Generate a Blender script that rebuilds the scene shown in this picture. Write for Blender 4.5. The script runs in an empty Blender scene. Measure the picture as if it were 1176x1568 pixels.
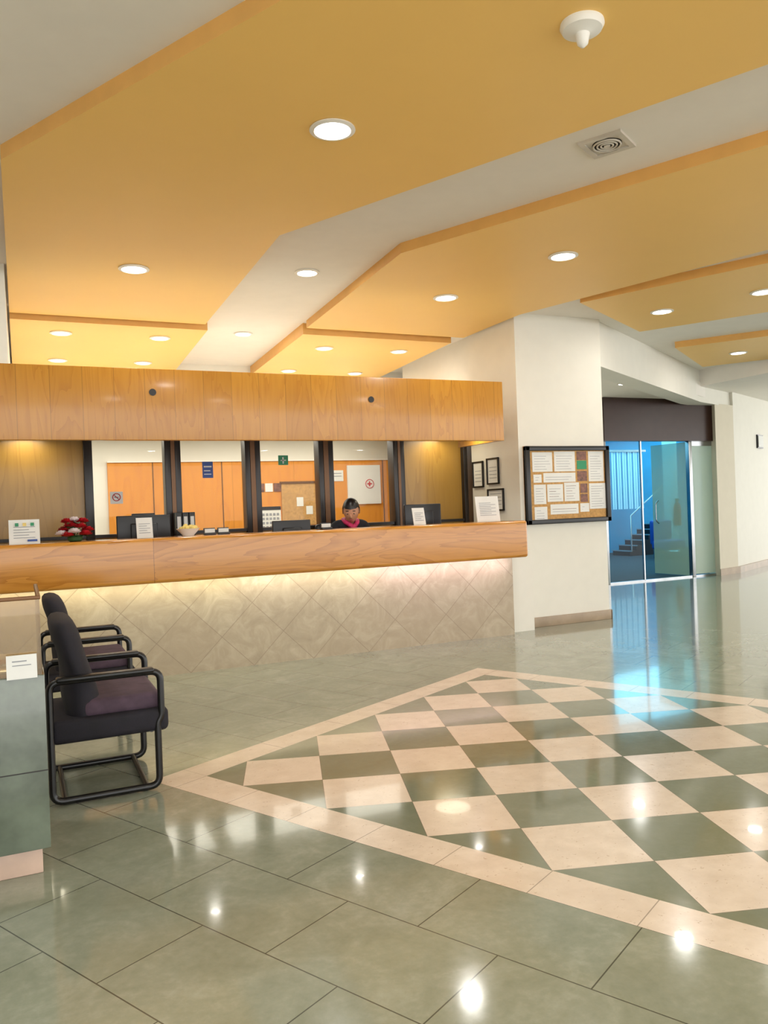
import bpy, bmesh, math, random
from mathutils import Vector, Matrix, Euler
random.seed(4)
S=bpy.context.scene
COL=S.collection
S.view_settings.view_transform='Standard'
S.view_settings.look='None'
S.view_settings.exposure=0.62

# ------------------------------------------------------------------ helpers
def lin(c):
    out=[]
    for v in c:
        v=v/255.0
        out.append(v/12.92 if v<=0.04045 else ((v+0.055)/1.055)**2.4)
    return tuple(out)+(1.0,)
class NT:
    def __init__(s,name):
        s.mat=bpy.data.materials.new(name); s.mat.use_nodes=True
        s.nt=s.mat.node_tree; s.b=s.nt.nodes["Principled BSDF"]; s.out=s.nt.nodes["Material Output"]
    def n(s,t): return s.nt.nodes.new(t)
    def l(s,a,b): s.nt.links.new(a,b)
    def put(s,sock,v):
        if hasattr(v,'is_output') or isinstance(v,bpy.types.NodeSocket): s.l(v,sock)
        else: sock.default_value=v
    def m(s,op,a,b=None,c=None):
        nd=s.n('ShaderNodeMath'); nd.operation=op
        s.put(nd.inputs[0],a)
        if b is not None: s.put(nd.inputs[1],b)
        if c is not None: s.put(nd.inputs[2],c)
        return nd.outputs[0]
    def coords(s):
        t=s.n('ShaderNodeTexCoord'); sp=s.n('ShaderNodeSeparateXYZ'); s.l(t.outputs['Object'],sp.inputs[0])
        return t.outputs['Object'],sp.outputs[0],sp.outputs[1],sp.outputs[2]
    def comb(s,x,y,z):
        c=s.n('ShaderNodeCombineXYZ'); s.put(c.inputs[0],x); s.put(c.inputs[1],y); s.put(c.inputs[2],z); return c.outputs[0]
    def noise(s,vec,scale,detail=4,rough=.55,dist=0):
        nd=s.n('ShaderNodeTexNoise'); s.l(vec,nd.inputs['Vector']); nd.inputs['Scale'].default_value=scale
        nd.inputs['Detail'].default_value=detail; nd.inputs['Roughness'].default_value=rough; nd.inputs['Distortion'].default_value=dist
        return nd.outputs['Fac']
    def wnoise(s,vec):
        nd=s.n('ShaderNodeTexWhiteNoise'); s.l(vec,nd.inputs['Vector']); return nd.outputs['Value']
    def ramp(s,fac,stops):
        r=s.n('ShaderNodeValToRGB'); s.l(fac,r.inputs[0]); e=r.color_ramp.elements
        e[0].position,e[0].color=stops[0]; e[1].position,e[1].color=stops[-1]
        for p,c in stops[1:-1]:
            x=e.new(p); x.color=c
        return r.outputs[0]
    def mix(s,f,a,b,bt='MIX'):
        nd=s.n('ShaderNodeMix'); nd.data_type='RGBA'; nd.blend_type=bt
        s.put(nd.inputs[0],f); s.put(nd.inputs[6],a); s.put(nd.inputs[7],b); return nd.outputs[2]
    def bump(s,h,st=.2,d=.01):
        nd=s.n('ShaderNodeBump'); nd.inputs['Strength'].default_value=st; nd.inputs['Distance'].default_value=d
        s.l(h,nd.inputs['Height']); s.l(nd.outputs[0],s.b.inputs['Normal'])
    def seam(s,x,period,w):
        f=s.m('FRACT',s.m('DIVIDE',x,period))
        d=s.m('MINIMUM',f,s.m('SUBTRACT',1.0,f))
        return s.m('LESS_THAN',d,w/period)
def simple(name,c,rough=.5,metal=0,spec=.5,var=.06,scale=6,emis=None,est=1,coat=0,bumps=0):
    k=NT(name); vec,x,y,z=k.coords()
    f=k.noise(vec,scale)
    base=lin(c); d=tuple(v*(1-var*2.2) for v in base[:3])+(1,); h=tuple(min(1,v*(1+var)) for v in base[:3])+(1,)
    k.l(k.ramp(f,[(.3,d),(.7,h)]),k.b.inputs['Base Color'])
    k.b.inputs['Roughness'].default_value=rough; k.b.inputs['Metallic'].default_value=metal
    k.b.inputs['Specular IOR Level'].default_value=spec; k.b.inputs['Coat Weight'].default_value=coat
    if emis:
        k.b.inputs['Emission Color'].default_value=lin(emis); k.b.inputs['Emission Strength'].default_value=est
    if bumps: k.bump(k.noise(vec,scale*25,3),bumps,.005)
    return k.mat
def wood(name,light,dark,grain='X',plank=None,plank_axis='X',rough=.28,coat=.3,gs=1.0,seamdark=.5,offset=0.0,pv=.3):
    k=NT(name); vec,x,y,z=k.coords()
    ax={'X':x,'Y':y,'Z':z}
    if plank:
        pi=k.m('FLOOR',k.m('DIVIDE',k.m('ADD',ax[plank_axis],offset),plank)); pr=k.wnoise(k.comb(pi,3.1,7.7))
    else: pr=k.m('ADD',0.5,0.0)
    off=k.m('MULTIPLY',pr,13.0)
    st={'X':(.14,1,1),'Y':(1,.14,1),'Z':(1,1,.14)}[grain]
    v2=k.comb(k.m('MULTIPLY',k.m('ADD',x,off),st[0]),k.m('MULTIPLY',k.m('ADD',y,off),st[1]),k.m('MULTIPLY',k.m('ADD',z,off),st[2]))
    n1=k.noise(v2,5*gs,3,.5,.6)
    rings=k.m('FRACT',k.m('MULTIPLY',n1,9.0))
    fine=k.noise(k.comb(k.m('MULTIPLY',x,.05) if grain=='X' else x,y if grain!='Y' else k.m('MULTIPLY',y,.05),k.m('MULTIPLY',z,.05) if grain=='Z' else z),60,3,.6)
    g=k.m('ADD',k.m('MULTIPLY',k.m('POWER',rings,3.0),.5),k.m('MULTIPLY',fine,.55))
    c=k.ramp(g,[(.12,lin(light)),(.95,lin(dark))])
    c=k.mix(k.m('MULTIPLY',pr,pv),c,lin(tuple(v*.9 for v in dark)) )if plank else c
    if plank:
        sm=k.seam(k.m('ADD',ax[plank_axis],offset),plank,.0022)
        c=k.mix(k.m('MULTIPLY',sm,seamdark),c,lin((60,32,10)))
    k.l(c,k.b.inputs['Base Color']); k.b.inputs['Roughness'].default_value=rough; k.b.inputs['Coat Weight'].default_value=coat
    k.b.inputs['Coat Roughness'].default_value=.12
    return k.mat

def add(ob,parent=None):
    COL.objects.link(ob)
    if parent is not None: ob.parent=parent
    return ob
def empty(name,loc=(0,0,0)):
    e=bpy.data.objects.new(name,None); e.empty_display_size=.1; e.location=loc; COL.objects.link(e); return e
def meshob(name,V,F,mat,parent=None,smooth=False,bevel=0,segs=3):
    me=bpy.data.meshes.new(name); me.from_pydata([tuple(v) for v in V],[],F); me.validate()
    bm=bmesh.new(); bm.from_mesh(me); bmesh.ops.recalc_face_normals(bm,faces=bm.faces)
    if bevel: 
        bmesh.ops.bevel(bm,geom=list(bm.edges),offset=bevel,segments=segs,profile=.5,affect='EDGES',clamp_overlap=True)
    bm.to_mesh(me); bm.free()
    if mat: me.materials.append(mat)
    if smooth or bevel:
        for p in me.polygons: p.use_smooth=True
        if bevel or smooth=='auto':
            try: me.set_sharp_from_angle(angle=math.radians(40))
            except Exception: pass
    return add(bpy.data.objects.new(name,me),parent)
def box(name,x0,x1,y0,y1,z0,z1,mat,parent=None,bevel=0,segs=3):
    V=[(x0,y0,z0),(x1,y0,z0),(x1,y1,z0),(x0,y1,z0),(x0,y0,z1),(x1,y0,z1),(x1,y1,z1),(x0,y1,z1)]
    F=[(0,3,2,1),(4,5,6,7),(0,1,5,4),(1,2,6,5),(2,3,7,6),(3,0,4,7)]
    return meshob(name,V,F,mat,parent,bevel=bevel,segs=segs)
def prism(name,pts,z0,z1,mat,parent=None,bevel=0):
    n=len(pts); V=[(p[0],p[1],z0) for p in pts]+[(p[0],p[1],z1) for p in pts]
    F=[tuple(range(n))[::-1],tuple(range(n,2*n))]+[(i,(i+1)%n,n+(i+1)%n,n+i) for i in range(n)]
    return meshob(name,V,F,mat,parent,bevel=bevel)
def lathe(name,prof,loc,mat,parent=None,segs=40,axis='Z',smooth=True):
    V=[];F=[]
    for r,z in prof:
        for i in range(segs):
            a=2*math.pi*i/segs; V.append((r*math.cos(a),r*math.sin(a),z))
    n=len(prof)
    for j in range(n-1):
        for i in range(segs):
            F.append((j*segs+i,j*segs+(i+1)%segs,(j+1)*segs+(i+1)%segs,(j+1)*segs+i))
    F.append(tuple(range(segs))[::-1]); F.append(tuple(range((n-1)*segs,n*segs)))
    if axis=='Y': V=[(v[0],v[2],v[1]) for v in V]
    if axis=='X': V=[(v[2],v[0],v[1]) for v in V]
    V=[(v[0]+loc[0],v[1]+loc[1],v[2]+loc[2]) for v in V]
    return meshob(name,V,F,mat,parent,smooth='auto' if smooth else False)
def fillet(pts,r,closed=False,n=6):
    P=[Vector(p) for p in pts]; out=[]; N=len(P)
    for i in range(N):
        if not closed and i in (0,N-1): out.append(P[i]); continue
        a=P[i-1]; b=P[i]; c=P[(i+1)%N]
        d1=(a-b).normalized(); d2=(c-b).normalized(); rr=min(r,(a-b).length*.49,(c-b).length*.49)
        p1=b+d1*rr; p2=b+d2*rr
        for k in range(n+1):
            t=k/n; out.append((1-t)**2*p1+2*t*(1-t)*b+t*t*p2)
    return out
def tube(name,pts,r,mat,parent=None,closed=False,fr=0,flat=None):
    if fr: pts=fillet(pts,fr,closed)
    cu=bpy.data.curves.new(name,'CURVE'); cu.dimensions='3D'; cu.bevel_depth=r; cu.bevel_resolution=4; cu.use_fill_caps=True
    sp=cu.splines.new('POLY'); sp.points.add(len(pts)-1)
    for i,p in enumerate(pts): sp.points[i].co=(p[0],p[1],p[2],1)
    sp.use_cyclic_u=closed
    o=bpy.data.objects.new(name,cu); COL.objects.link(o)
    dg=bpy.context.evaluated_depsgraph_get(); me=bpy.data.meshes.new_from_object(o.evaluated_get(dg)); me.name=name
    bpy.data.objects.remove(o); me.materials.clear(); me.materials.append(mat)
    for p in me.polygons: p.use_smooth=True
    return add(bpy.data.objects.new(name,me),parent)
def blob(name,loc,rad,mat,parent=None,rot=None,sub=3,fn=None):
    bm=bmesh.new(); bmesh.ops.create_icosphere(bm,subdivisions=sub,radius=1)
    M=Matrix.Translation(loc)@((Euler(rot).to_matrix().to_4x4()) if rot else Matrix())
    for v in bm.verts:
        c=Vector((v.co.x*rad[0],v.co.y*rad[1],v.co.z*rad[2]))
        if fn: c=fn(c)
        v.co=M@c
    me=bpy.data.meshes.new(name); bm.to_mesh(me); bm.free(); me.materials.append(mat)
    for p in me.polygons: p.use_smooth=True
    return add(bpy.data.objects.new(name,me),parent)
def skin(name,V,E,R,mat,parent=None,root=0,lv=2):
    me=bpy.data.meshes.new(name); me.from_pydata(V,E,[]); me.materials.append(mat)
    o=add(bpy.data.objects.new(name,me),None)
    md=o.modifiers.new('s','SKIN')
    for i,r in enumerate(R):
        sv=me.skin_vertices[0].data[i]; sv.radius=(r,r) if not isinstance(r,tuple) else r; sv.use_root=(i==root)
    md.use_smooth_shade=True
    sb=o.modifiers.new('b','SUBSURF'); sb.levels=lv; sb.render_levels=lv
    dg=bpy.context.evaluated_depsgraph_get(); m2=bpy.data.meshes.new_from_object(o.evaluated_get(dg)); 
    bpy.data.objects.remove(o); m2.materials.clear(); m2.materials.append(mat)
    for p in m2.polygons: p.use_smooth=True
    return add(bpy.data.objects.new(name,m2),parent)
def area(name,loc,size,power,color,parent=None,rot=(0,0,0),shape='DISK',sy=None):
    L=bpy.data.lights.new(name,'AREA'); L.shape=shape; L.size=size
    if sy: L.size_y=sy
    L.energy=power; L.color=color
    o=bpy.data.objects.new(name,L); o.location=loc; o.rotation_euler=rot; return add(o,parent)

# ------------------------------------------------------------------ materials
def floor_mat():
    k=NT('floor_stone'); vec,x,y,z=k.coords()
    u=k.m('ADD',k.m('MULTIPLY',x,.8874),k.m('MULTIPLY',y,.4611))
    v=k.m('SUBTRACT',k.m('MULTIPLY',x,.4611),k.m('MULTIPLY',y,.8874))
    # running-bond green tiles
    cu=k.m('SUBTRACT',u,2.44); c=k.m('FLOOR',k.m('DIVIDE',cu,.39))
    even=k.m('SUBTRACT',1.0,k.m('ABSOLUTE',k.m('MODULO',c,2.0)))
    vv=k.m('ADD',k.m('ADD',v,1.53),k.m('MULTIPLY',even,.295))
    r=k.m('FLOOR',k.m('DIVIDE',vv,.59))
    jg=k.m('MAXIMUM',k.seam(cu,.39,.0022),k.seam(vv,.59,.0022))
    rnd=k.wnoise(k.comb(c,r,0.0))
    n1=k.noise(vec,3.0,6,.62,1.2); n2=k.noise(vec,26,4,.7)
    ng=k.m('ADD',k.m('MULTIPLY',n1,.65),k.m('MULTIPLY',n2,.35))
    green=k.ramp(ng,[(.33,lin((130,136,118))),(.52,lin((146,151,134))),(.72,lin((168,171,156)))])
    green=k.mix(k.m('MULTIPLY',rnd,.25),green,lin((132,136,116)))
    # regions
    def rng(s,a,b): return k.m('MULTIPLY',k.m('GREATER_THAN',s,a),k.m('LESS_THAN',s,b))
    inner=k.m('MULTIPLY',rng(u,2.640,5.423),rng(v,-3.295,1.714))
    outer=k.m('MULTIPLY',rng(u,2.44,5.623),rng(v,-3.48,1.914))
    border=k.m('MULTIPLY',outer,k.m('SUBTRACT',1.0,inner))
    du=k.m('SUBTRACT',u,2.6401); dv=k.m('ADD',v,2.4601)
    i=k.m('ADD',du,dv); j=k.m('SUBTRACT',du,dv)
    fi=k.m('FLOOR',k.m('DIVIDE',i,.5566)); fj=k.m('FLOOR',k.m('DIVIDE',j,.5566))
    odd=k.m('ABSOLUTE',k.m('MODULO',k.m('ADD',fi,fj),2.0)); ev=k.m('LESS_THAN',odd,.5)
    wh=k.m('MAXIMUM',border,k.m('MULTIPLY',inner,ev))
    jb=k.m('MAXIMUM',k.seam(k.m('ADD',v,3.295),.39,.002),0.0)
    # seams across border run only along the long direction of each side
    sideu=rng(u,2.64,5.423)
    jbu=k.seam(k.m('SUBTRACT',u,2.64),.557,.002)
    jbord=k.m('ADD',k.m('MULTIPLY',k.m('SUBTRACT',1.0,sideu),jb),k.m('MULTIPLY',sideu,jbu))
    jin=k.m('MAXIMUM',k.seam(i,.5566,.002),k.seam(j,.5566,.002))
    je=k.m('MAXIMUM',k.m('MULTIPLY',border,jbord),k.m('MULTIPLY',inner,jin))
    jout=k.m('MULTIPLY',jg,k.m('SUBTRACT',1.0,outer))
    # cream travertine
    vo=k.noise(vec,9,5,.65); pit=k.noise(vec,38,3,.75)
    cream=k.ramp(vo,[(.3,lin((212,194,174))),(.7,lin((230,214,196)))])
    pm=k.m('LESS_THAN',pit,.36); cream=k.mix(k.m('MULTIPLY',pm,.5),cream,lin((170,140,110)))
    rb=k.wnoise(k.comb(fi,fj,2.0)); cream=k.mix(k.m('MULTIPLY',rb,.25),cream,lin((216,194,172)))
    rg=k.mix(k.m('MULTIPLY',inner,.6),green,lin((108,114,90)))
    col=k.mix(wh,rg,cream)
    col=k.mix(k.m('MULTIPLY',k.m('MAXIMUM',je,0.0),.6),col,lin((95,82,66)))
    col=k.mix(k.m('MULTIPLY',jout,.85),col,lin((52,54,46)))
    k.l(col,k.b.inputs['Base Color'])
    k.put(k.b.inputs['Roughness'],k.m('ADD',.07,k.m('ADD',k.m('MULTIPLY',n2,.07),k.m('MULTIPLY',wh,.08))))
    k.b.inputs['IOR'].default_value=1.5
    k.b.inputs['Coat Weight'].default_value=.22; k.b.inputs['Coat Roughness'].default_value=.03
    return k.mat
def basewall_mat():
    k=NT('beige_marble'); vec,x,y,z=k.coords()
    xx=k.m('SUBTRACT',x,2.39)
    p=k.m('ADD',xx,z); q=k.m('SUBTRACT',xx,z)
    ip=k.m('FLOOR',k.m('DIVIDE',p,.556)); iq=k.m('FLOOR',k.m('DIVIDE',q,.556))
    rnd=k.wnoise(k.comb(ip,iq,0.0))
    n=k.noise(vec,5,8,.68,1.0)
    c=k.ramp(n,[(.3,lin((158,144,120))),(.5,lin((173,159,134))),(.68,lin((190,178,154)))])
    c=k.mix(k.m('MULTIPLY',rnd,.45),c,lin((160,142,116)))
    j=k.m('MAXIMUM',k.seam(p,.556,.004),k.seam(q,.556,.004))
    c=k.mix(k.m('MULTIPLY',j,.55),c,lin((118,100,80)))
    k.l(c,k.b.inputs['Base Color']); k.b.inputs['Roughness'].default_value=.3
    return k.mat
M_floor=floor_mat(); M_base=basewall_mat()
M_white=simple('white_paint',(232,229,218),.7,var=.01)
M_ceil=simple('ceiling_white_paint',(238,233,224),.8,var=.01)
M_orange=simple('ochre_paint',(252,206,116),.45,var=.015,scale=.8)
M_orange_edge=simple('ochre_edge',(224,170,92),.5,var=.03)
M_fascia=wood('fascia_veneer',(208,148,52),(184,120,34),'Z',plank=.235,plank_axis='X',gs=1.1,seamdark=.4)
M_counter=wood('oak_counter',(210,146,60),(166,104,32),'X',gs=1.0,rough=.22,coat=.35,plank=3.61,plank_axis='X',offset=2.65,seamdark=.6,pv=.15)
M_officewood=wood('office_door_wood',(232,156,56),(212,132,40),'Z',plank=.9,plank_axis='X',gs=.6,rough=.5,coat=0)
M_panel=wood('olive_wood_panel',(170,130,52),(150,110,38),'Z',gs=.5,rough=.35,coat=.2)
M_dark=simple('dark_bronze',(34,28,25),.35,var=.05)
M_bronze=simple('brown_anodised',(110,74,40),.35,metal=.3)
M_black=simple('black_frame',(16,15,16),.3,var=.05)
M_blackpl=simple('black_plastic',(22,22,26),.35)
M_screen=simple('screen_glass',(10,12,16),.08)
M_plum=simple('plum_velvet',(82,64,78),.85,var=.15,scale=12,bumps=.2)
M_navy=simple('dark_upholstery',(26,23,33),.8,var=.15,scale=12,bumps=.2)
M_greenm=simple('green_marble',(108,118,104),.12,var=.2,scale=5,coat=.5)
M_pinkst=simple('pink_stone',(210,182,164),.3,var=.08)
M_beigest=simple('beige_skirting',(170,150,126),.35,var=.08,scale=5)
M_lens=simple('lamp_lens',(255,250,240),.5,var=0,emis=(255,252,244),est=8)
M_trim=simple('lamp_trim',(240,236,228),.4,var=.01)
M_plastic=simple('white_plastic',(240,238,232),.4,var=.01)
M_grille=simple('vent_grey',(210,202,190),.5)
M_void=simple('vent_void',(50,45,40),.8)
M_paper=simple('paper_white',(230,230,226),.7,var=.02)
M_ink=simple('ink_grey',(150,152,158),.7)
M_cork=simple('cork',(200,155,96),.9,var=.12,scale=40)
M_brownf=simple('dark_brown_fascia',(56,34,26),.3,var=.06)
M_steel=simple('steel',(180,182,184),.25,metal=1)
M_red=simple('red',(196,24,32),.4); M_rose=simple('rose_red',(190,18,30),.55,var=.2,scale=30)
M_rosew=simple('rose_white',(240,226,224),.6,var=.05); M_leaf=simple('leaf_green',(46,84,36),.55,var=.15,scale=20)
M_yellow=simple('pale_yellow',(236,210,120),.5,var=.1,scale=30)
M_bluesign=simple('blue_sign',(30,70,150),.4); M_greensign=simple('green_sign',(20,140,90),.4)
M_photo=simple('photo_print',(130,84,66),.4,var=.35,scale=25)
M_skin=simple('skin',(212,156,124),.5,var=.04); M_hair=simple('black_hair',(22,18,18),.35,var=.1,scale=30)
M_jacket=simple('dark_jacket',(26,26,36),.8); M_scarf=simple('pink_scarf',(214,50,110),.6,var=.2,scale=30)
M_lip=simple('lips',(170,80,80),.4); M_eye=simple('eye_white',(235,232,228),.3); M_iris=simple('iris',(40,24,16),.2)
M_bluewall=simple('blue_room_wall',(40,150,190),.6,var=.05,scale=2); M_bluecarpet=simple('dark_carpet',(40,50,58),.9,var=.1)
M_blind=simple('blind_fabric',(200,230,245),.7,var=.02); M_stair=simple('stair_dark',(16,22,30),.5)
M_stairedge=simple('stair_nosing',(120,150,165),.4)
def glass(name,tint,f=.08,op=0.0,r=.02,fr=.5,dc=(215,228,210)):
    k=NT(name); nt=k.nt; nt.nodes.remove(k.b)
    tr=k.n('ShaderNodeBsdfTransparent'); tr.inputs[0].default_value=tint
    gl=k.n('ShaderNodeBsdfGlossy'); gl.inputs['Roughness'].default_value=r
    lw=k.n('ShaderNodeLayerWeight'); lw.inputs[0].default_value=.25
    fac=k.m('ADD',k.m('MULTIPLY',lw.outputs['Fresnel'],fr),f)
    mx=k.n('ShaderNodeMixShader'); k.l(fac,mx.inputs[0]); k.l(tr.outputs[0],mx.inputs[1]); k.l(gl.outputs[0],mx.inputs[2])
    last=mx.outputs[0]
    if op:
        df=k.n('ShaderNodeBsdfDiffuse'); df.inputs[0].default_value=lin(dc); m2=k.n('ShaderNodeMixShader'); m2.inputs[0].default_value=op
        k.l(last,m2.inputs[1]); k.l(df.outputs[0],m2.inputs[2]); last=m2.outputs[0]
    k.l(last,k.out.inputs[0]); return k.mat
M_glass=glass('clear_glass',(.98,.98,.96,1),.008,fr=.08)
M_gglass=glass('green_glass',(.8,.95,.88,1),.05,op=.42,dc=(215,232,200))
M_frost=glass('frosted_glass',(.8,.88,.86,1),.05,op=.6,r=.2)
M_tanglass=glass('bronze_glass',(.84,.76,.62,1),.06,fr=.3,op=.2,dc=(176,154,116))

# ------------------------------------------------------------------ shell
HC=3.39; HP=3.31
box('floor',-6,20,-6,18,-.12,0,M_floor)
box('ceiling',-6,17,-5,11.0,HC,HC+.15,M_ceil)
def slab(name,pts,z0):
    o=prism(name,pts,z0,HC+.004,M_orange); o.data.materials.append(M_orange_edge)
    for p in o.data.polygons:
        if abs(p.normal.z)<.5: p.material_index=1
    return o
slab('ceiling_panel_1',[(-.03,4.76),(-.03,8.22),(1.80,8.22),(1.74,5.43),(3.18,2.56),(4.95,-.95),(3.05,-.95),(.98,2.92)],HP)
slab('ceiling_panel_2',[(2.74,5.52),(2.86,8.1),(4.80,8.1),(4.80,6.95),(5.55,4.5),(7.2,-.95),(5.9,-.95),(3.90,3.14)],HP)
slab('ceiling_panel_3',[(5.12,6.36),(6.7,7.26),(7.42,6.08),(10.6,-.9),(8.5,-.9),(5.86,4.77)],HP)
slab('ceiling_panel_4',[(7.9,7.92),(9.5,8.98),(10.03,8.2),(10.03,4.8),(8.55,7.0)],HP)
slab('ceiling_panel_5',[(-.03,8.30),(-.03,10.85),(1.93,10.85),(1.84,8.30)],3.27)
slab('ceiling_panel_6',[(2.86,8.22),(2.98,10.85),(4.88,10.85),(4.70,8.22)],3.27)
# white lower ceiling to the right + beam over the corridor opening
prism('ceiling_lower_right',[(10.05,-4),(17,-4),(17,12.6),(15.4,12.6),(10.1,9.62)],3.13,HC+.002,M_ceil)
prism('beam_corridor',[(6.0,7.2),(10.1,9.62),(11.3,10.1),(11.2,10.35),(9.95,9.9),(6.0,7.55)],2.88,HC+.001,M_white)
prism('ceiling_corridor',[(5.9,7.5),(11.3,10.2),(11.3,10.4),(5.9,10.4)],2.97,3.2,M_ceil)
# back wall of reception above the office, left wall
box('wall_back_upper',-2.6,6.2,10.85,11.25,2.45,HC,M_white)
box('wall_left',-2.7,-2.5,-1,11.2,0,HC,M_white)
box('wall_left_upper',-.3,-.05,6.95,10.9,2.5,HC,M_white)
# column / side wall
box('column',4.88,6.03,7.17,8.15,0,HC,M_white)
box('wall_side_stub',4.56,4.90,7.02,7.5,0,.84,M_white)
box('wall_office_right',5.02,6.03,8.14,10.2,0,HC,M_white)
box('wall_office_right_end',6.0,6.2,10.1,11.2,0,2.5,M_white)
box('baseboard_column',4.86,6.05,7.145,7.168,0,.105,M_beigest,bevel=.004)
box('baseboard_column_side',6.032,6.055,7.145,8.15,0,.105,M_beigest,bevel=.004)
# right pillar and wall
prism('wall_right_pillar',[(10.68,9.87),(11.28,10.03),(11.35,10.45),(10.95,10.45)],0,2.9,simple('jamb_shaded_white',(218,210,190),.7,var=.01))  # greyer than the wall: shading painted into the pillar colour
prism('wall_right',[(11.28,10.03),(16.5,12.4),(16.5,12.8),(11.35,10.45)],0,3.14,M_white)
prism('baseboard_right',[(10.66,9.84),(11.30,10.0),(16.5,12.36),(16.5,12.4),(11.28,10.03),(10.68,9.87)],0,.11,M_beigest)

# ------------------------------------------------------------------ reception counter
C=empty('reception_counter')
box('front_panel',-1.7,4.57,6.60,6.72,.81,1.175,M_counter,C,bevel=.028,segs=4)
box('top_slab',-1.7,4.57,6.66,7.10,1.13,1.172,M_counter,C,bevel=.01)
box('soffit',-1.7,4.54,6.70,6.93,.83,.86,M_white,C)
box('marble_base',-1.7,4.575,6.91,7.02,0,.86,M_base,C)
for i,(xa,xb,col,p) in enumerate([(-.6,1.7,(1,.90,.60),3.8),(1.7,3.0,(1,.91,.76),2.3),(3.0,4.5,(1,.78,.92),3.2)]):
    L=area('under_light_%d'%i,((xa+xb)/2,6.80,.815),xb-xa,p,col,C,rot=(math.radians(18),0,0),shape='RECTANGLE',sy=.04)
# fascia and soffit
Fz=empty('wood_fascia')
box('fascia_board',-1.7,4.33,6.60,6.66,1.965,2.54,M_fascia,Fz,bevel=.004)
box('fascia_end',4.27,4.33,6.66,7.4,1.965,2.54,M_fascia,Fz)
box('fascia_soffit',-1.7,4.27,6.66,8.34,2.135,2.16,M_panel,Fz)
box('fascia_top',-1.7,4.33,6.66,8.34,2.50,2.53,M_white,Fz)
for X in (1.0,2.92):
    lathe('vent_hole',[(.028,0),(.028,.006)],(X,6.592,2.35 if X<2 else 2.335),M_black,Fz,axis='Y',segs=24)
for X in (1.42,2.79,4.10):
    lathe('spot_trim',[(.045,0),(.06,0),(.06,.01),(.045,.012)],(X,6.95,2.125),M_trim,Fz,segs=24)
    area('counter_spot',(X,6.95,2.12),.09,2.4,(1,.96,.88),Fz)
for X in (.05,4.4):
    area('panel_wash',(X,8.05,2.12),.4,2.4,(1,.92,.7),Fz)

# office ceiling / partition
box('ceiling_office',-2.6,6.1,8.34,10.9,2.46,2.54,M_ceil)
P=empty('office_window_partition')
box('sill_wall',-1.7,4.86,8.26,8.36,0,1.16,M_panel,P)
box('sill_rail',-1.7,4.86,8.22,8.38,1.16,1.19,M_dark,P)
box('header',-1.7,4.86,8.30,8.34,2.16,2.5,M_panel,P)
box('panel_a',-1.7,.57,8.27,8.33,1.19,2.16,M_panel,P)
box('panel_b',4.02,4.83,8.27,8.33,1.19,2.16,M_panel,P)
for xa,xb in ((.57,.65),(1.335,1.395),(1.435,1.495),(2.16,2.215),(2.265,2.325),(2.98,3.035),(3.09,3.15),(3.88,3.935),(3.965,4.02),(4.80,4.85)):
    box('mullion',xa,xb,8.20,8.36,1.0,2.16,M_dark,P,bevel=.004)
for xa,xb in ((1.395,1.435),(2.215,2.265),(3.035,3.09),(3.935,3.965)):
    box('mullion_infill',xa,xb,8.195,8.34,1.0,2.16,M_bronze,P)
for i,(xa,xb) in enumerate(((.65,1.335),(1.495,2.16),(2.325,2.98),(3.15,3.88))):
    box('window_%d'%(i+1),xa,xb,8.30,8.306,1.19,2.16,M_glass,P)
D=empty('door_1'); box('leaf',4.93,5.01,8.16,8.6,0,2.05,M_dark,D); box('frame_head',4.93,5.01,8.16,8.6,2.05,2.12,M_bronze,D)
# office interior
box('wall_office_back_wood',1.05,6.0,10.98,11.06,0,2.08,M_officewood)
box('wall_office_back',-2.6,6.2,11.02,11.2,0,2.5,M_white)
box('trim_office',1.05,6.0,10.96,11.0,2.075,2.095,M_trim)
for i,X in enumerate((1.62,2.55,3.02,4.05,5.0)): box('trim_%d'%(i+1),X,X+.012,10.972,10.98,0,2.075,M_bronze)
for X in (.6,3.4):
    area('office_fill_light',(X,9.6,2.44),2.6,36,(1,.97,.88),None,shape='RECTANGLE',sy=2.0)  # unseen area lamps, added to brighten the closed-in office

def flat(name,x0,x1,z0,z1,y,mat,parent,th=.004): return box(name,x0,x1,y-th,y,z0,z1,mat,parent)
def ring(name,cx,cy,cz,r,t,mat,parent,n=24):
    return tube(name,[(cx+r*math.cos(a*2*math.pi/n),cy,cz+r*math.sin(a*2*math.pi/n)) for a in range(n)],t,mat,parent,closed=True)
s=empty('no_smoking_sign'); flat('plate',.81,.93,1.49,1.61,8.30,M_paper,s)
ring('ring',.87,8.292,1.555,.036,.004,M_red,s)
tube('slash',[(.848,8.290,1.577),(.892,8.290,1.533)],.0035,M_red,s); flat('cigarette',.850,.890,1.552,1.558,8.296,M_black,s)
s=empty('blue_notice_sign'); flat('plate',1.73,1.84,1.73,1.90,8.30,M_bluesign,s); flat('text_1',1.745,1.825,1.84,1.855,8.296,M_paper,s); flat('text_2',1.745,1.81,1.80,1.81,8.296,M_paper,s); flat('text_3',1.745,1.82,1.765,1.773,8.296,M_paper,s)
s=empty('green_exit_sign'); flat('plate',2.55,2.66,1.855,1.96,8.30,M_greensign,s); flat('arrow',2.575,2.635,1.90,1.912,8.296,M_paper,s); flat('figure',2.595,2.61,1.87,1.94,8.296,M_paper,s)
s=empty('first_aid_wall_sign'); flat('board',4.42,4.95,1.42,2.0,10.98,M_paper,s,.03)
ring('ring',4.77,10.945,1.72,.065,.005,M_red,s)
flat('cross_v',4.760,4.780,1.683,1.757,10.95,M_red,s); flat('cross_h',4.733,4.807,1.710,1.730,10.948,M_red,s)
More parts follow.
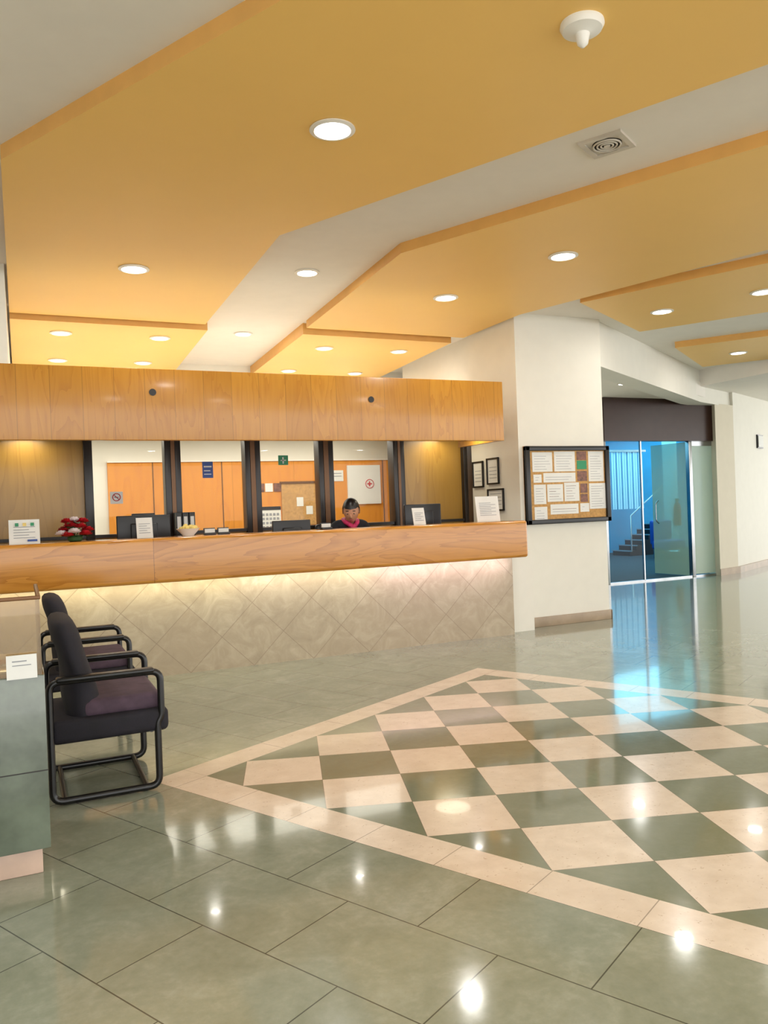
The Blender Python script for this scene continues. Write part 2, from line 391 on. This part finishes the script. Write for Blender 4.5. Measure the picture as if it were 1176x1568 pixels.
s=empty('cork_pinboard'); flat('cork',3.4,3.95,1.15,1.76,10.98,M_cork,s,.02); box('rail_t',3.38,3.97,10.945,10.98,1.75,1.78,M_bronze,s)
flat('note_1',3.62,3.72,1.42,1.55,10.96,M_paper,s); flat('note_2',3.76,3.86,1.3,1.42,10.96,M_paper,s)
s=empty('photo_strip')
for i in range(3): flat('photo_%d'%i,3.04+.125*i,3.15+.125*i,1.64,1.76,10.98,M_photo if i!=1 else M_paper,s,.01)
s=empty('wall_calendar'); flat('sheet',3.08,3.38,1.08,1.43,10.98,M_paper,s,.01); flat('head',3.08,3.38,1.38,1.43,10.97,M_black,s)
for r_ in range(4):
    for c_ in range(5): flat('day',3.105+.053*c_,3.14+.053*c_,1.12+.06*r_,1.155+.06*r_,10.97,M_ink,s)
s=empty('wall_notice'); flat('sheet',4.14,4.36,1.77,1.93,10.98,M_paper,s,.01); flat('line1',4.16,4.33,1.88,1.89,10.97,M_ink,s); flat('line2',4.16,4.33,1.84,1.85,10.97,M_ink,s)

# ------------------------------------------------------------------ staff desk, monitors, binders
s=empty('staff_desk'); box('top',-.5,4.4,7.12,7.56,.70,.735,M_panel,s,bevel=.004)
for X in (-.45,1.6,4.33): box('leg',X,X+.04,7.13,7.54,0,.70,M_dark,s)
def monitor(cx,w,top,y=7.32):
    e=empty('computer_monitor',(0,0,0)); h=.31
    box('shell',cx-w/2,cx+w/2,y,y+.035,top-h,top,M_blackpl,e,bevel=.008)
    box('screen',cx-w/2+.015,cx+w/2-.015,y+.034,y+.038,top-h+.02,top-.015,M_screen,e)
    box('rear_bulge',cx-w/4,cx+w/4,y-.03,y+.005,top-h+.06,top-.07,M_blackpl,e,bevel=.012)
    box('neck',cx-.03,cx+.03,y-.01,y+.02,.75,top-h+.12,M_blackpl,e,bevel=.005)
    lathe('foot',[(.11,0),(.11,.01),(.03,.02)],(cx,y,.736),M_blackpl,e,segs=28)
monitor(.99,.46,1.365); monitor(2.36,.38,1.265); monitor(3.78,.42,1.375)
box('credenza',.65,2.6,7.98,8.18,0,1.08,M_officewood)
for i in range(3):
    X=1.39+i*.065; e=empty('lever_arch_binder'); box('spine',X,X+.058,8.0,8.16,1.08,1.38,M_black,e,bevel=.003); box('label',X+.012,X+.046,7.997,8.001,1.2,1.34,M_paper,e)
e=empty('desk_telephone'); box('body',.98,1.18,8.02,8.16,1.08,1.13,M_blackpl,e,bevel=.01); box('handset',.98,1.04,8.0,8.15,1.13,1.16,M_blackpl,e,bevel=.012)
box('stem',1.05,1.10,8.06,8.12,1.13,1.34,M_blackpl,e,bevel=.004); box('display',.98,1.2,8.05,8.1,1.33,1.385,M_blackpl,e,bevel=.01)

CT=1.173
def acrylic(name,x0,x1,h,y=6.86,mat=M_paper,lines=5,tilt=.04):
    e=empty(name); w=x1-x0
    V=[(x0,y,CT),(x1,y,CT),(x1,y+tilt,CT+h),(x0,y+tilt,CT+h),(x0,y+.006,CT),(x1,y+.006,CT),(x1,y+tilt+.006,CT+h),(x0,y+tilt+.006,CT+h)]
    F=[(0,1,2,3),(4,5,6,7),(0,1,5,4),(1,2,6,5),(2,3,7,6),(3,0,4,7)]
    meshob('sheet',V,F,mat,e); box('foot',x0,x1,y,y+.08,CT,CT+.006,M_glass,e)
    for i in range(lines):
        t=.25+.55*i/lines; yy=y+tilt*t-.002
        box('text_%d'%i,x0+w*.15,x1-w*(.15+.2*(i%2)),yy-.001,yy+.001,CT+h*t,CT+h*t+.004,M_ink,e)
    return e
e=acrylic('counter_sign',-.09,.13,.19,6.78); 
for i,c in enumerate((M_greensign,M_yellow,M_greensign)): box('icon_%d'%i,-.045+.055*i,-.02+.055*i,6.80,6.806,CT+.14,CT+.165,c,e)
box('logo',.04,.11,6.775,6.78,CT+.02,CT+.035,M_bluesign,e)
acrylic('brochure_stand',.87,1.0,.17)
acrylic('brochure_stand',3.44,3.57,.165)
acrylic('document_stand',4.15,4.42,.255,lines=8)
e=empty('sweets_bowl'); lathe('bowl',[(.045,0),(.05,.01),(.095,.06),(.10,.065),(.09,.06),(.045,.015)],(1.29,6.86,CT),M_plastic,e)
for i in range(26):
    a=random.random()*6.28; r=.07*math.sqrt(random.random()); blob('sweet_%d'%i,(1.29+r*math.cos(a),6.86+r*math.sin(a),CT+.065+random.random()*.035*(1-r/.09)),(.02,.018,.016),M_yellow,e,sub=2)
for X,nm in ((1.48,'business_card_holder'),(1.6,'business_card_holder'),(2.55,'business_card_holder')):
    e=empty(nm); box('tray',X-.05,X+.05,6.86,6.92,CT,CT+.02,M_dark,e,bevel=.003); box('back',X-.05,X+.05,6.91,6.918,CT,CT+.06,M_dark,e); box('cards',X-.043,X+.043,6.885,6.905,CT+.01,CT+.052,M_paper,e)
# roses
e=empty('rose_bouquet'); cx,cy=.39,6.84
lathe('vase',[(.04,0),(.055,.01),(.06,.035),(.05,.05),(.045,.045)],(cx,cy,CT),M_leaf,e)
def rose(c,r,mat,nm):
    V=[];F=[]
    for rg_,(rr,hh,n,op) in enumerate(((.30,.9,3,.05),(.6,.85,4,.18),(.9,.65,5,.4),(1.05,.4,6,.75))):
        for k_ in range(n):
            a0=2*math.pi*k_/n+rg_*.7; b=len(V)
            for ii in range(5):
                for jj in range(4):
                    a=a0+(ii-2)/4*2*math.pi/n*1.3; t=jj/3
                    rad=r*(rr*math.sin(.35+t*1.25)+op*t*t*.35); z=r*(hh*t*1.1-.35-(abs(ii-2)/2)**2*.22*t)
                    V.append((c[0]+rad*math.cos(a),c[1]+rad*math.sin(a),c[2]+z))
            for ii in range(4):
                for jj in range(3): F.append((b+ii*4+jj,b+(ii+1)*4+jj,b+(ii+1)*4+jj+1,b+ii*4+jj+1))
    me=bpy.data.meshes.new(nm); me.from_pydata(V,[],F); me.materials.append(mat)
    for p in me.polygons: p.use_smooth=True
    add(bpy.data.objects.new(nm,me),e)
for i,(dx,dy,dz,m_) in enumerate(((-.08,0,.10,M_rose),(-.035,-.04,.135,M_rose),(.04,-.03,.125,M_rose),(.095,0,.095,M_rose),(0,.03,.175,M_rosew),(.06,.02,.165,M_rose),(-.055,.03,.165,M_rose),(-.01,-.07,.085,M_rosew),(.075,-.05,.065,M_rose),(-.10,-.04,.07,M_rosew),(-.06,-.06,.06,M_rose))):
    c=(cx+dx,cy+dy,CT+dz); rose(c,.042,m_,'rose_%d'%i); tube('stem_%d'%i,[(cx,cy,CT+.03),(c[0],c[1],c[2]-.01)],.003,M_leaf,e)
for i in range(22):
    a=i*.7; L=.14; zz=CT+.035+.035*(i%4); ca,sa=math.cos(a),math.sin(a)
    V=[(cx,cy,zz),(cx+ca*L*.5-sa*.025,cy+sa*L*.5+ca*.025,zz+.02),(cx+ca*L,cy+sa*L,zz),(cx+ca*L*.5+sa*.025,cy+sa*L*.5-ca*.025,zz+.02),(cx+ca*L*.5,cy+sa*L*.5,zz+.012)]
    meshob('leaf_%d'%i,V,[(0,1,4),(1,2,4),(2,3,4),(3,0,4)],M_leaf,e)

# ------------------------------------------------------------------ notice board
e=empty('notice_board'); bx0,bx1,bz0,bz1=4.93,6.06,1.11,1.955; yb=7.17
def b2(px,py): return 4.94+(px-800)/127*1.11, 1.955-(py-684)/115*.84
box('cork',bx0,bx1,yb-.03,yb-.005,bz0,bz1,M_cork,e)
box('frame_t',bx0,bx1,yb-.06,yb-.004,bz1-.05,bz1,M_black,e,bevel=.006); box('frame_b',bx0,bx1,yb-.06,yb-.004,bz0,bz0+.05,M_black,e,bevel=.006)
box('frame_l',bx0,bx0+.055,yb-.06,yb-.004,bz0,bz1,M_black,e,bevel=.006); box('frame_r',bx1-.055,bx1,yb-.06,yb-.004,bz0,bz1,M_black,e,bevel=.006)
for i,(a,b,c,d_,m_) in enumerate(((810,693,840,722,M_paper),(843,692,875,722,M_paper),(878,692,893,705,M_photo),(878,706,893,719,M_greensign),(896,692,920,738,M_paper),(811,726,823,738,M_paper),(826,724,875,738,M_paper),(878,722,893,737,M_photo),(811,741,829,770,M_paper),(831,741,855,767,M_paper),(857,739,880,767,M_paper),(882,741,893,755,M_photo),(882,757,893,769,M_photo),(896,741,922,780,M_paper),(811,774,830,795,M_paper),(835,771,878,786,M_paper),(881,771,895,784,M_paper))):
    x0,z1=b2(a,b); x1,z0=b2(c,d_); flat('notice_%d'%i,x0,x1,z0,z1,yb-.03,m_,e,.003)
    if m_ is M_paper:
        n=int((z1-z0)/.028)
        for q in range(1,n): flat('text',x0+.025,x1-.025-random.random()*.07,z0+q*.028-.0018,z0+q*.028+.0018,yb-.033,M_ink if i not in (9,10,15) or q%2 else M_photo,e,.001)
def cert(y0,y1,z0,z1):
    e=empty('framed_certificate'); X=4.88
    box('mount',X-.012,X-.002,y0,y1,z0,z1,M_paper,e)
    t=.018
    for n_,a in (('t',(y0,y1,z1-t,z1)),('b',(y0,y1,z0,z0+t)),('l',(y0,y0+t,z0,z1)),('r',(y1-t,y1,z0,z1))): box('frame_'+n_,X-.025,X-.001,a[0],a[1],a[2],a[3],M_black,e,bevel=.003)
    for q in range(4): box('text',X-.0135,X-.0125,y0+.05,y1-.05,z0+.07+q*.04,z0+.076+q*.04,M_ink,e)
cert(7.88,8.11,1.545,1.85); cert(7.55,7.80,1.57,1.87); cert(7.47,7.80,1.27,1.52)

# ------------------------------------------------------------------ armchairs
def chair(y0,y1,x0=.09,name='armchair'):
    e=empty(name); x1=x0+.51
    for Y in (y0+.02,y1-.02):
        tube('side_frame',[(x0,Y,.02),(x1-.02,Y,.02),(x1-.02,Y,.33),(x1,Y,.36),(x1,Y,.585),(x0,Y,.585)],.017,M_black,e,closed=True,fr=.05)
        box('arm_pad',x0+.03,x1-.03,Y-.028,Y+.028,.582,.606,M_black,e,bevel=.01)
    for X,Z in ((x0+.05,.02),(x1-.08,.02),(x1-.05,.30)): tube('cross_bar',[(X,y0+.02,Z),(X,y1-.02,Z)],.014,M_black,e)
    box('seat_base',x0+.0,x1+.035,y0+.01,y1-.01,.285,.40,M_navy,e,bevel=.03,segs=4)
    box('seat_cushion',x0+.14,x1+.01,y0+.045,y1-.045,.385,.475,M_plum,e,bevel=.035,segs=5)
    V=[];F=[];n=12;m_=8
    for i in range(n+1):
        t=i/n; z=.33+t*.545; xc=x0+.16-.10*t+.02*math.sin(t*math.pi); th=.075*(1-.5*max(0,(t-.8)/.2)**2)+.012*math.sin(t*math.pi*2.2)
        for side in (1,-1):
            for j in range(m_+1):
                s_=j/m_; yy=y0+.045+(y1-y0-.09)*s_; inset=(1-(2*s_-1)**6)
                V.append((xc+side*th*(.35+.65*inset),yy,z-(1-inset)*.02*(1 if t>.5 else -1)))
    w=m_+1
    for i in range(n):
        for j in range(m_):
            a=i*2*w+j; F.append((a,a+1,a+2*w+1,a+2*w)); a+=w; F.append((a+1,a,a+2*w,a+2*w+1))
        for j in (0,m_):
            a=i*2*w+j; F.append((a,a+w,a+3*w,a+2*w))
    for j in range(m_):
        F.append((j,j+w,j+w+1,j+1)); a=n*2*w+j; F.append((a,a+1,a+w+1,a+w))
    o=meshob('back_cushion',V,F,M_navy,e,smooth=True)
    sb=o.modifiers.new('s','SUBSURF'); sb.levels=1; sb.render_levels=1
chair(4.05,4.65); chair(5.30,5.90)

# ------------------------------------------------------------------ stone stand at left
e=empty('stone_display_case')
box('plinth',-.65,.03,3.34,3.90,0,.105,M_pinkst,e,bevel=.004)
box('body',-.67,.06,3.30,3.93,.105,.765,M_greenm,e,bevel=.004)
box('glass_front',-.67,.052,3.305,3.313,.765,1.055,M_tanglass,e)
box('glass_side',.044,.052,3.313,3.92,.765,1.055,M_tanglass,e)
box('edge_front',-.675,.056,3.300,3.318,1.052,1.066,M_bronze,e,bevel=.003)
box('edge_side',.040,.056,3.318,3.93,1.052,1.066,M_bronze,e,bevel=.003)
box('card',-.07,.035,3.285,3.289,.765,.85,M_paper,e); box('joint',-.67,.0605,3.2985,3.302,.40,.404,M_dark,e)
box('card_foot',-.07,.035,3.285,3.31,.76,.765,M_paper,e)
box('card_text',-.05,.0,3.2835,3.285,.825,.829,M_ink,e); box('card_text2',-.05,.015,3.2835,3.285,.81,.813,M_ink,e)

# ------------------------------------------------------------------ ceiling fixtures
def downlight(x,y,z,power=5,r=.095,col=(1,.975,.93)):
    e=empty('recessed_downlight')
    lathe('trim_ring',[(r,.0),(r+.022,-.002),(r+.024,-.008),(r,-.014),(r-.004,-.004)],(x,y,z),M_trim,e,segs=32)
    lathe('lens',[(r-.004,-.002),(r-.004,-.006)],(x,y,z),M_lens,e,segs=32)
    area('lamp',(x,y,z-.02),2*r*.9,power,col,e)
for x,y in ((1.53,3.82),(.88,6.51),(3.71,6.56),(4.01,5.17),(6.21,6.39),(6.62,5.48),(9.08,7.95)): downlight(x,y,HP)
for x,y in ((.44,8.79),(1.43,8.78),(.47,10.3),(1.45,10.25),(3.34,8.86),(4.30,8.82),(3.39,10.4),(4.37,10.4)): downlight(x,y,3.27,3,.085)
for x,y in ((2.30,6.45),(2.37,8.88)): downlight(x,y,HC,4.5,.085)
for x,y in ((2.9,1.2),(5.3,2.6),(6.6,1.0),(3.6,-1.5)): downlight(x,y,HP,9)  # extra downlights added outside the view
for x,y in ((1.0,.6),(-1.2,2.0),(-1.2,5.0)): downlight(x,y,HC,10)  # more added downlights, out of view on the white ceiling
downlight(12.5,6.5,3.13,12)  # added out-of-view downlight on the lower ceiling
downlight(7.76,8.75,2.97,7,.08)
e=empty('ceiling_sensor'); lathe('dome',[(.088,0),(.09,-.012),(.08,-.03),(.045,-.04),(.03,-.045),(.022,-.085),(.008,-.098),(.001,-.1)],(2.17,2.62,HP),M_plastic,e)
e=empty('air_vent'); e.location=(3.13,3.60,HC); e.rotation_euler=(0,0,math.radians(28.5)); hs=.125
def vbox(n,x0,x1,y0,y1,z0,z1,m): box(n,x0,x1,y0,y1,z0,z1,m,e)
vbox('frame_l',-hs,-hs+.03,-hs,hs,-.015,0,M_grille); vbox('frame_r',hs-.03,hs,-hs,hs,-.015,0,M_grille); vbox('frame_f',-hs+.03,hs-.03,-hs,-hs+.03,-.015,0,M_grille); vbox('frame_b',-hs+.03,hs-.03,hs-.03,hs,-.015,0,M_grille)
vbox('plate',-hs+.02,hs-.02,-hs+.02,hs-.02,-.006,0,M_grille)
lathe('void',[(.083,-.006),(.083,-.008)],(0,0,0),M_void,e)
for r in (.076,.055,.034): tube('ring',[(r*math.cos(a*math.pi/16),r*math.sin(a*math.pi/16),-.014) for a in range(32)],.0055,M_grille,e,closed=True)
lathe('core',[(.018,-.006),(.018,-.02)],(0,0,0),M_grille,e)

# ------------------------------------------------------------------ glass entrance and blue room
e=empty('glass_entrance')
box('fascia',8.42,10.98,9.98,10.12,2.28,2.97,M_brownf,e)
box('door_1',8.5,9.2,10.04,10.055,.02,2.28,M_glass,e)
V=[(10.24,10.06),(10.17,10.85),(10.185,10.85),(10.255,10.06)]
prism('door_2',V,.02,2.27,M_gglass,e)
box('post_1',10.22,10.29,10.02,10.10,0,2.28,M_steel,e,bevel=.004); box('sidelight',10.29,10.88,10.05,10.062,.04,2.25,M_frost,e)
box('post_2',10.86,10.94,10.02,10.10,0,2.28,M_steel,e,bevel=.004); box('post_3',8.42,8.47,10.02,10.10,0,2.28,M_steel,e,bevel=.004)
box('mid_post',9.18,9.205,10.03,10.065,.02,2.28,M_steel,e)
box('track',8.42,10.94,10.03,10.09,0,.025,M_steel,e); box('rail_top',10.29,10.86,10.04,10.08,2.2,2.28,M_steel,e)
tube('handle',[(10.16,10.7,.9),(10.10,10.7,.95),(10.10,10.7,1.25),(10.16,10.7,1.3)],.012,M_steel,e,fr=.03)
box('wall_entrance',6.0,8.42,10.02,10.2,0,3.0,M_white)
LP=[(6.3,10.2),(10.9,10.2),(10.97,10.46),(11.4,10.5),(16.5,12.85),(19,12.85),(19,16.1),(6.3,16.1)]
prism('floor_carpet',LP,0,.006,M_bluecarpet)
box('wall_lounge_back',6.3,19,15.9,16.1,0,3.2,M_bluewall); box('wall_lounge_left',6.25,6.4,10.2,16,0,3.2,M_bluewall); box('wall_lounge_right',18.9,19,12.8,16,0,3.2,M_bluewall)
prism('ceiling_lounge',LP,2.98,3.1,M_bluewall)
area('lounge_light_a',(13.0,13.75,2.95),6.5,165,(.25,.74,1),None,rot=(0,0,math.radians(10)),shape='RECTANGLE',sy=3.2)
area('lounge_light_b',(8.9,13.2,2.95),4.0,60,(.25,.74,1),None,shape='RECTANGLE',sy=4.0)
e=empty('vertical_blinds')
for i in range(16):
    X=12.75+i*.085; box('slat',X,X+.05,15.3+(i%2)*.02,15.31+(i%2)*.02,1.1,2.5,M_blind,e)
box('track',12.7,14.15,15.27,15.36,2.5,2.55,M_steel,e); box('support_l',12.7,12.74,15.3,15.9,2.5,2.54,M_steel,e); box('support_r',14.1,14.14,15.3,15.9,2.5,2.54,M_steel,e)
e=empty('staircase')
for i in range(6):
    box('step_%d'%i,12.95+.19*i,14.5,14.6,15.2,.12*i+.006,.12*(i+1)+.006,M_stair,e)
    box('nosing_%d'%i,12.94+.19*i,12.98+.19*i,14.59,15.2,.12*(i+1)-.01,.12*(i+1)+.012,M_stairedge,e)
tube('rail',[(13.0,14.6,.1),(13.0,14.6,.95),(14.1,14.6,1.7),(14.1,14.6,.7)],.02,M_steel,e)
e=empty('lounge_column'); lathe('shaft',[(.16,0.006),(.16,2.98)],(13.72,14.05,0),M_blind,e); lathe('collar',[(.18,0.006),(.18,.1),(.16,.12)],(13.72,14.05,0),M_steel,e)
e=empty('fire_extinguisher'); lathe('cylinder',[(.07,0),(.08,.02),(.08,.42),(.05,.5),(.025,.52),(.025,.56)],(13.66,13.80,.7),M_red,e); box('valve',13.62,13.70,13.78,13.82,1.26,1.31,M_black,e); tube('hose',[(13.64,13.78,1.28),(13.56,13.75,1.15),(13.58,13.75,.85)],.012,M_black,e,fr=.05); box('bracket',13.60,13.74,13.86,13.90,.8,.85,M_steel,e)
e=empty('lounge_chair'); box('seat',12.75,13.3,13.2,13.7,.2,.42,M_bluesign,e,bevel=.05); box('back',12.75,13.3,13.6,13.75,.3,.85,M_bluesign,e,bevel=.05)
for X in (12.8,13.22):
    for Y in (13.25,13.65): box('leg',X,X+.03,Y,Y+.03,.006,.22,M_steel,e)
e=empty('wall_sign'); prism('plate',[(12.45,10.53),(12.75,10.665),(12.74,10.69),(12.44,10.555)],2.2,2.45,M_black,e); prism('face',[(12.47,10.528),(12.73,10.646),(12.73,10.65),(12.47,10.54)],2.22,2.43,M_paper,e)

# ------------------------------------------------------------------ receptionist
e=empty('receptionist')
px,py=3.14,7.80
V=[(px,py+.06,.58),(px,py+.08,.74),(px,py+.06,.93),(px,py+.0,1.09),(px,py-.03,1.18),
   (px-.17,py-.02,1.185),(px-.225,py-.12,.93),(px-.15,py-.36,.80),
   (px+.17,py-.02,1.185),(px+.225,py-.12,.93),(px+.14,py-.36,.80),
   (px-.09,py+.02,.57),(px-.10,py-.40,.58),(px-.09,py-.33,.14),(px+.09,py+.02,.57),(px+.10,py-.40,.58),(px+.09,py-.33,.14)]
E=[(0,1),(1,2),(2,3),(3,4),(4,5),(5,6),(6,7),(4,8),(8,9),(9,10),(0,11),(11,12),(12,13),(0,14),(14,15),(15,16)]
R=[(.16,.12),(.13,.10),(.14,.11),(.14,.105),(.10,.08),.065,.048,.034,.065,.048,.034,.085,.065,.045,.085,.065,.045]
skin('suit_body',V,E,R,M_jacket,e)
for sx in (-.09,.09): box('shoe',px+sx-.04,px+sx+.04,py-.50,py-.27,0,.10,M_black,e,bevel=.03)
skin('neck',[(px,py-.02,1.16),(px-.005,py-.06,1.22),(px-.01,py-.085,1.28)],[(0,1),(1,2)],[.055,.05,.05],M_skin,e)
tube('scarf',[(px-.085,py-.05,1.235),(px-.06,py-.12,1.205),(px-.01,py-.15,1.16),(px+.05,py-.12,1.205),(px+.08,py-.05,1.235),(px+.04,py+.03,1.245),(px-.045,py+.03,1.245)],.024,M_scarf,e,closed=True,fr=.04)
blob('scarf_knot',(px-.015,py-.17,1.15),(.035,.025,.04),M_scarf,e)
HM=Matrix.Translation((px-.015,py-.12,1.335))@Euler((math.radians(22),0,math.radians(-25))).to_matrix().to_4x4()@Matrix.Scale(1.08,4)
def headfn(c):
    z=c.z/.118; x=c.x; y=c.y
    if z<0: x*=1-.30*(-z)**1.6; y=y*(1-.12*(-z))-.012*(-z)
    if y>0 and z<-.2: y*=1-.35*(-z-.2)
    return Vector((x,y,c.z))
def hpart(name,c,rad,mat,fn=None,sub=3):
    o=blob(name,(0,0,0),rad,mat,e,sub=sub,fn=(lambda v:fn(v)) if fn else None)
    for v in o.data.vertices: v.co=HM@(v.co+Vector(c))
    return o
hpart('head',(0,0,0),(.076,.095,.118),M_skin,headfn,4)
hpart('nose',(0,-.098,-.02),(.012,.018,.024),M_skin)
for sx in (-1,1):
    hpart('eye',(sx*.03,-.082,.006),(.014,.008,.007),M_eye); hpart('iris',(sx*.03,-.089,.003),(.006,.003,.006),M_iris)
    hpart('eyelid',(sx*.03,-.084,.011),(.016,.009,.006),M_skin); hpart('brow',(sx*.031,-.086,.03),(.018,.006,.004),M_hair)
    hpart('ear',(sx*.077,.005,-.005),(.009,.018,.03),M_skin)
hpart('lip_upper',(0,-.093,-.056),(.02,.007,.005),M_lip); hpart('lip_lower',(0,-.091,-.065),(.017,.008,.006),M_lip)
hair=hpart('hair',(0,0,0),(.086,.106,.129),M_hair,headfn,4)
bm=bmesh.new(); bm.from_mesh(hair.data); inv=HM.inverted(); dl=[]
for f in bm.faces:
    c=inv@f.calc_center_median()
    if (c.y<-.02 and c.z<.055) or (c.y<.03 and c.z<-.03) or c.z<-.075: dl.append(f)
bmesh.ops.delete(bm,geom=dl,context='FACES'); bm.to_mesh(hair.data); bm.free()
hpart('hair_bun',(0,.115,.03),(.042,.038,.042),M_hair)
def hand(wx,wy,wz,sgn,nm):
    h=lambda a,b,c:(wx+a*sgn,wy-b,wz+c)
    skin(nm+'_palm',[h(0,-.02,0),h(0,.03,-.015),h(0,.08,-.03)],[(0,1),(1,2)],[(.026,.02),(.036,.017),(.038,.014)],M_skin,e)
    for i,(ox,L) in enumerate(((-.03,.062),(-.01,.075),(.011,.07),(.031,.052))):
        skin(nm+'_finger_%d'%i,[h(ox*.8,.06,-.028),h(ox,.10,-.026),h(ox*1.1,.10+L*.5,-.030),h(ox*1.1,.10+L,-.044)],[(0,1),(1,2),(2,3)],[.0095,.009,.0085,.007],M_skin,e,lv=1)
    skin(nm+'_thumb',[h(-.02,.015,-.02),h(-.05,.045,-.03),h(-.058,.085,-.042)],[(0,1),(1,2)],[.013,.0105,.008],M_skin,e,lv=1)
hand(px-.15,py-.37,.80,1,'hand_a'); hand(px+.14,py-.37,.80,-1,'hand_b')
e=empty('swivel_chair')
box('seat',px-.24,px+.24,py-.18,py+.24,.38,.455,M_navy,e,bevel=.03); box('backrest',px-.27,px+.19,py+.27,py+.33,.55,1.20,M_blackpl,e,bevel=.03)
lathe('column',[(.025,.08),(.025,.40)],(px,py+.05,0),M_steel,e,segs=16); box('spine',px-.03,px+.03,py+.2,py+.3,.40,.7,M_blackpl,e)
for i in range(5):
    a=i*1.2566; tube('base_arm',[(px,py+.05,.10),(px+.26*math.cos(a),py+.05+.26*math.sin(a),.06)],.018,M_blackpl,e); blob('castor',(px+.26*math.cos(a),py+.05+.26*math.sin(a),.03),(.028,.028,.03),M_black,e,sub=2)

# ------------------------------------------------------------------ world + camera
w=bpy.data.worlds.new('world'); S.world=w; w.use_nodes=True
bg=w.node_tree.nodes['Background']; bg.inputs[0].default_value=(1,.99,.975,1); bg.inputs[1].default_value=2.25
f,yaw,pitch,roll=1219.6118,.4276,-.0051,.0373
F=Vector((math.sin(yaw)*math.cos(pitch),math.cos(yaw)*math.cos(pitch),math.sin(pitch))); r=Vector((math.cos(yaw),-math.sin(yaw),0)); dn=F.cross(r)
c_,s_=math.cos(roll),math.sin(roll); r2=c_*r+s_*dn; d2=-s_*r+c_*dn
cam=bpy.data.cameras.new('camera'); co=bpy.data.objects.new('camera',cam); COL.objects.link(co)
Mx=Matrix((( r2.x,-d2.x,-F.x,0),(r2.y,-d2.y,-F.y,0),(r2.z,-d2.z,-F.z,1.35),(0,0,0,1))); co.matrix_world=Mx
cam.sensor_fit='HORIZONTAL'; cam.sensor_width=36; cam.lens=f/1176*36; cam.clip_start=.05; cam.clip_end=100
S.camera=co
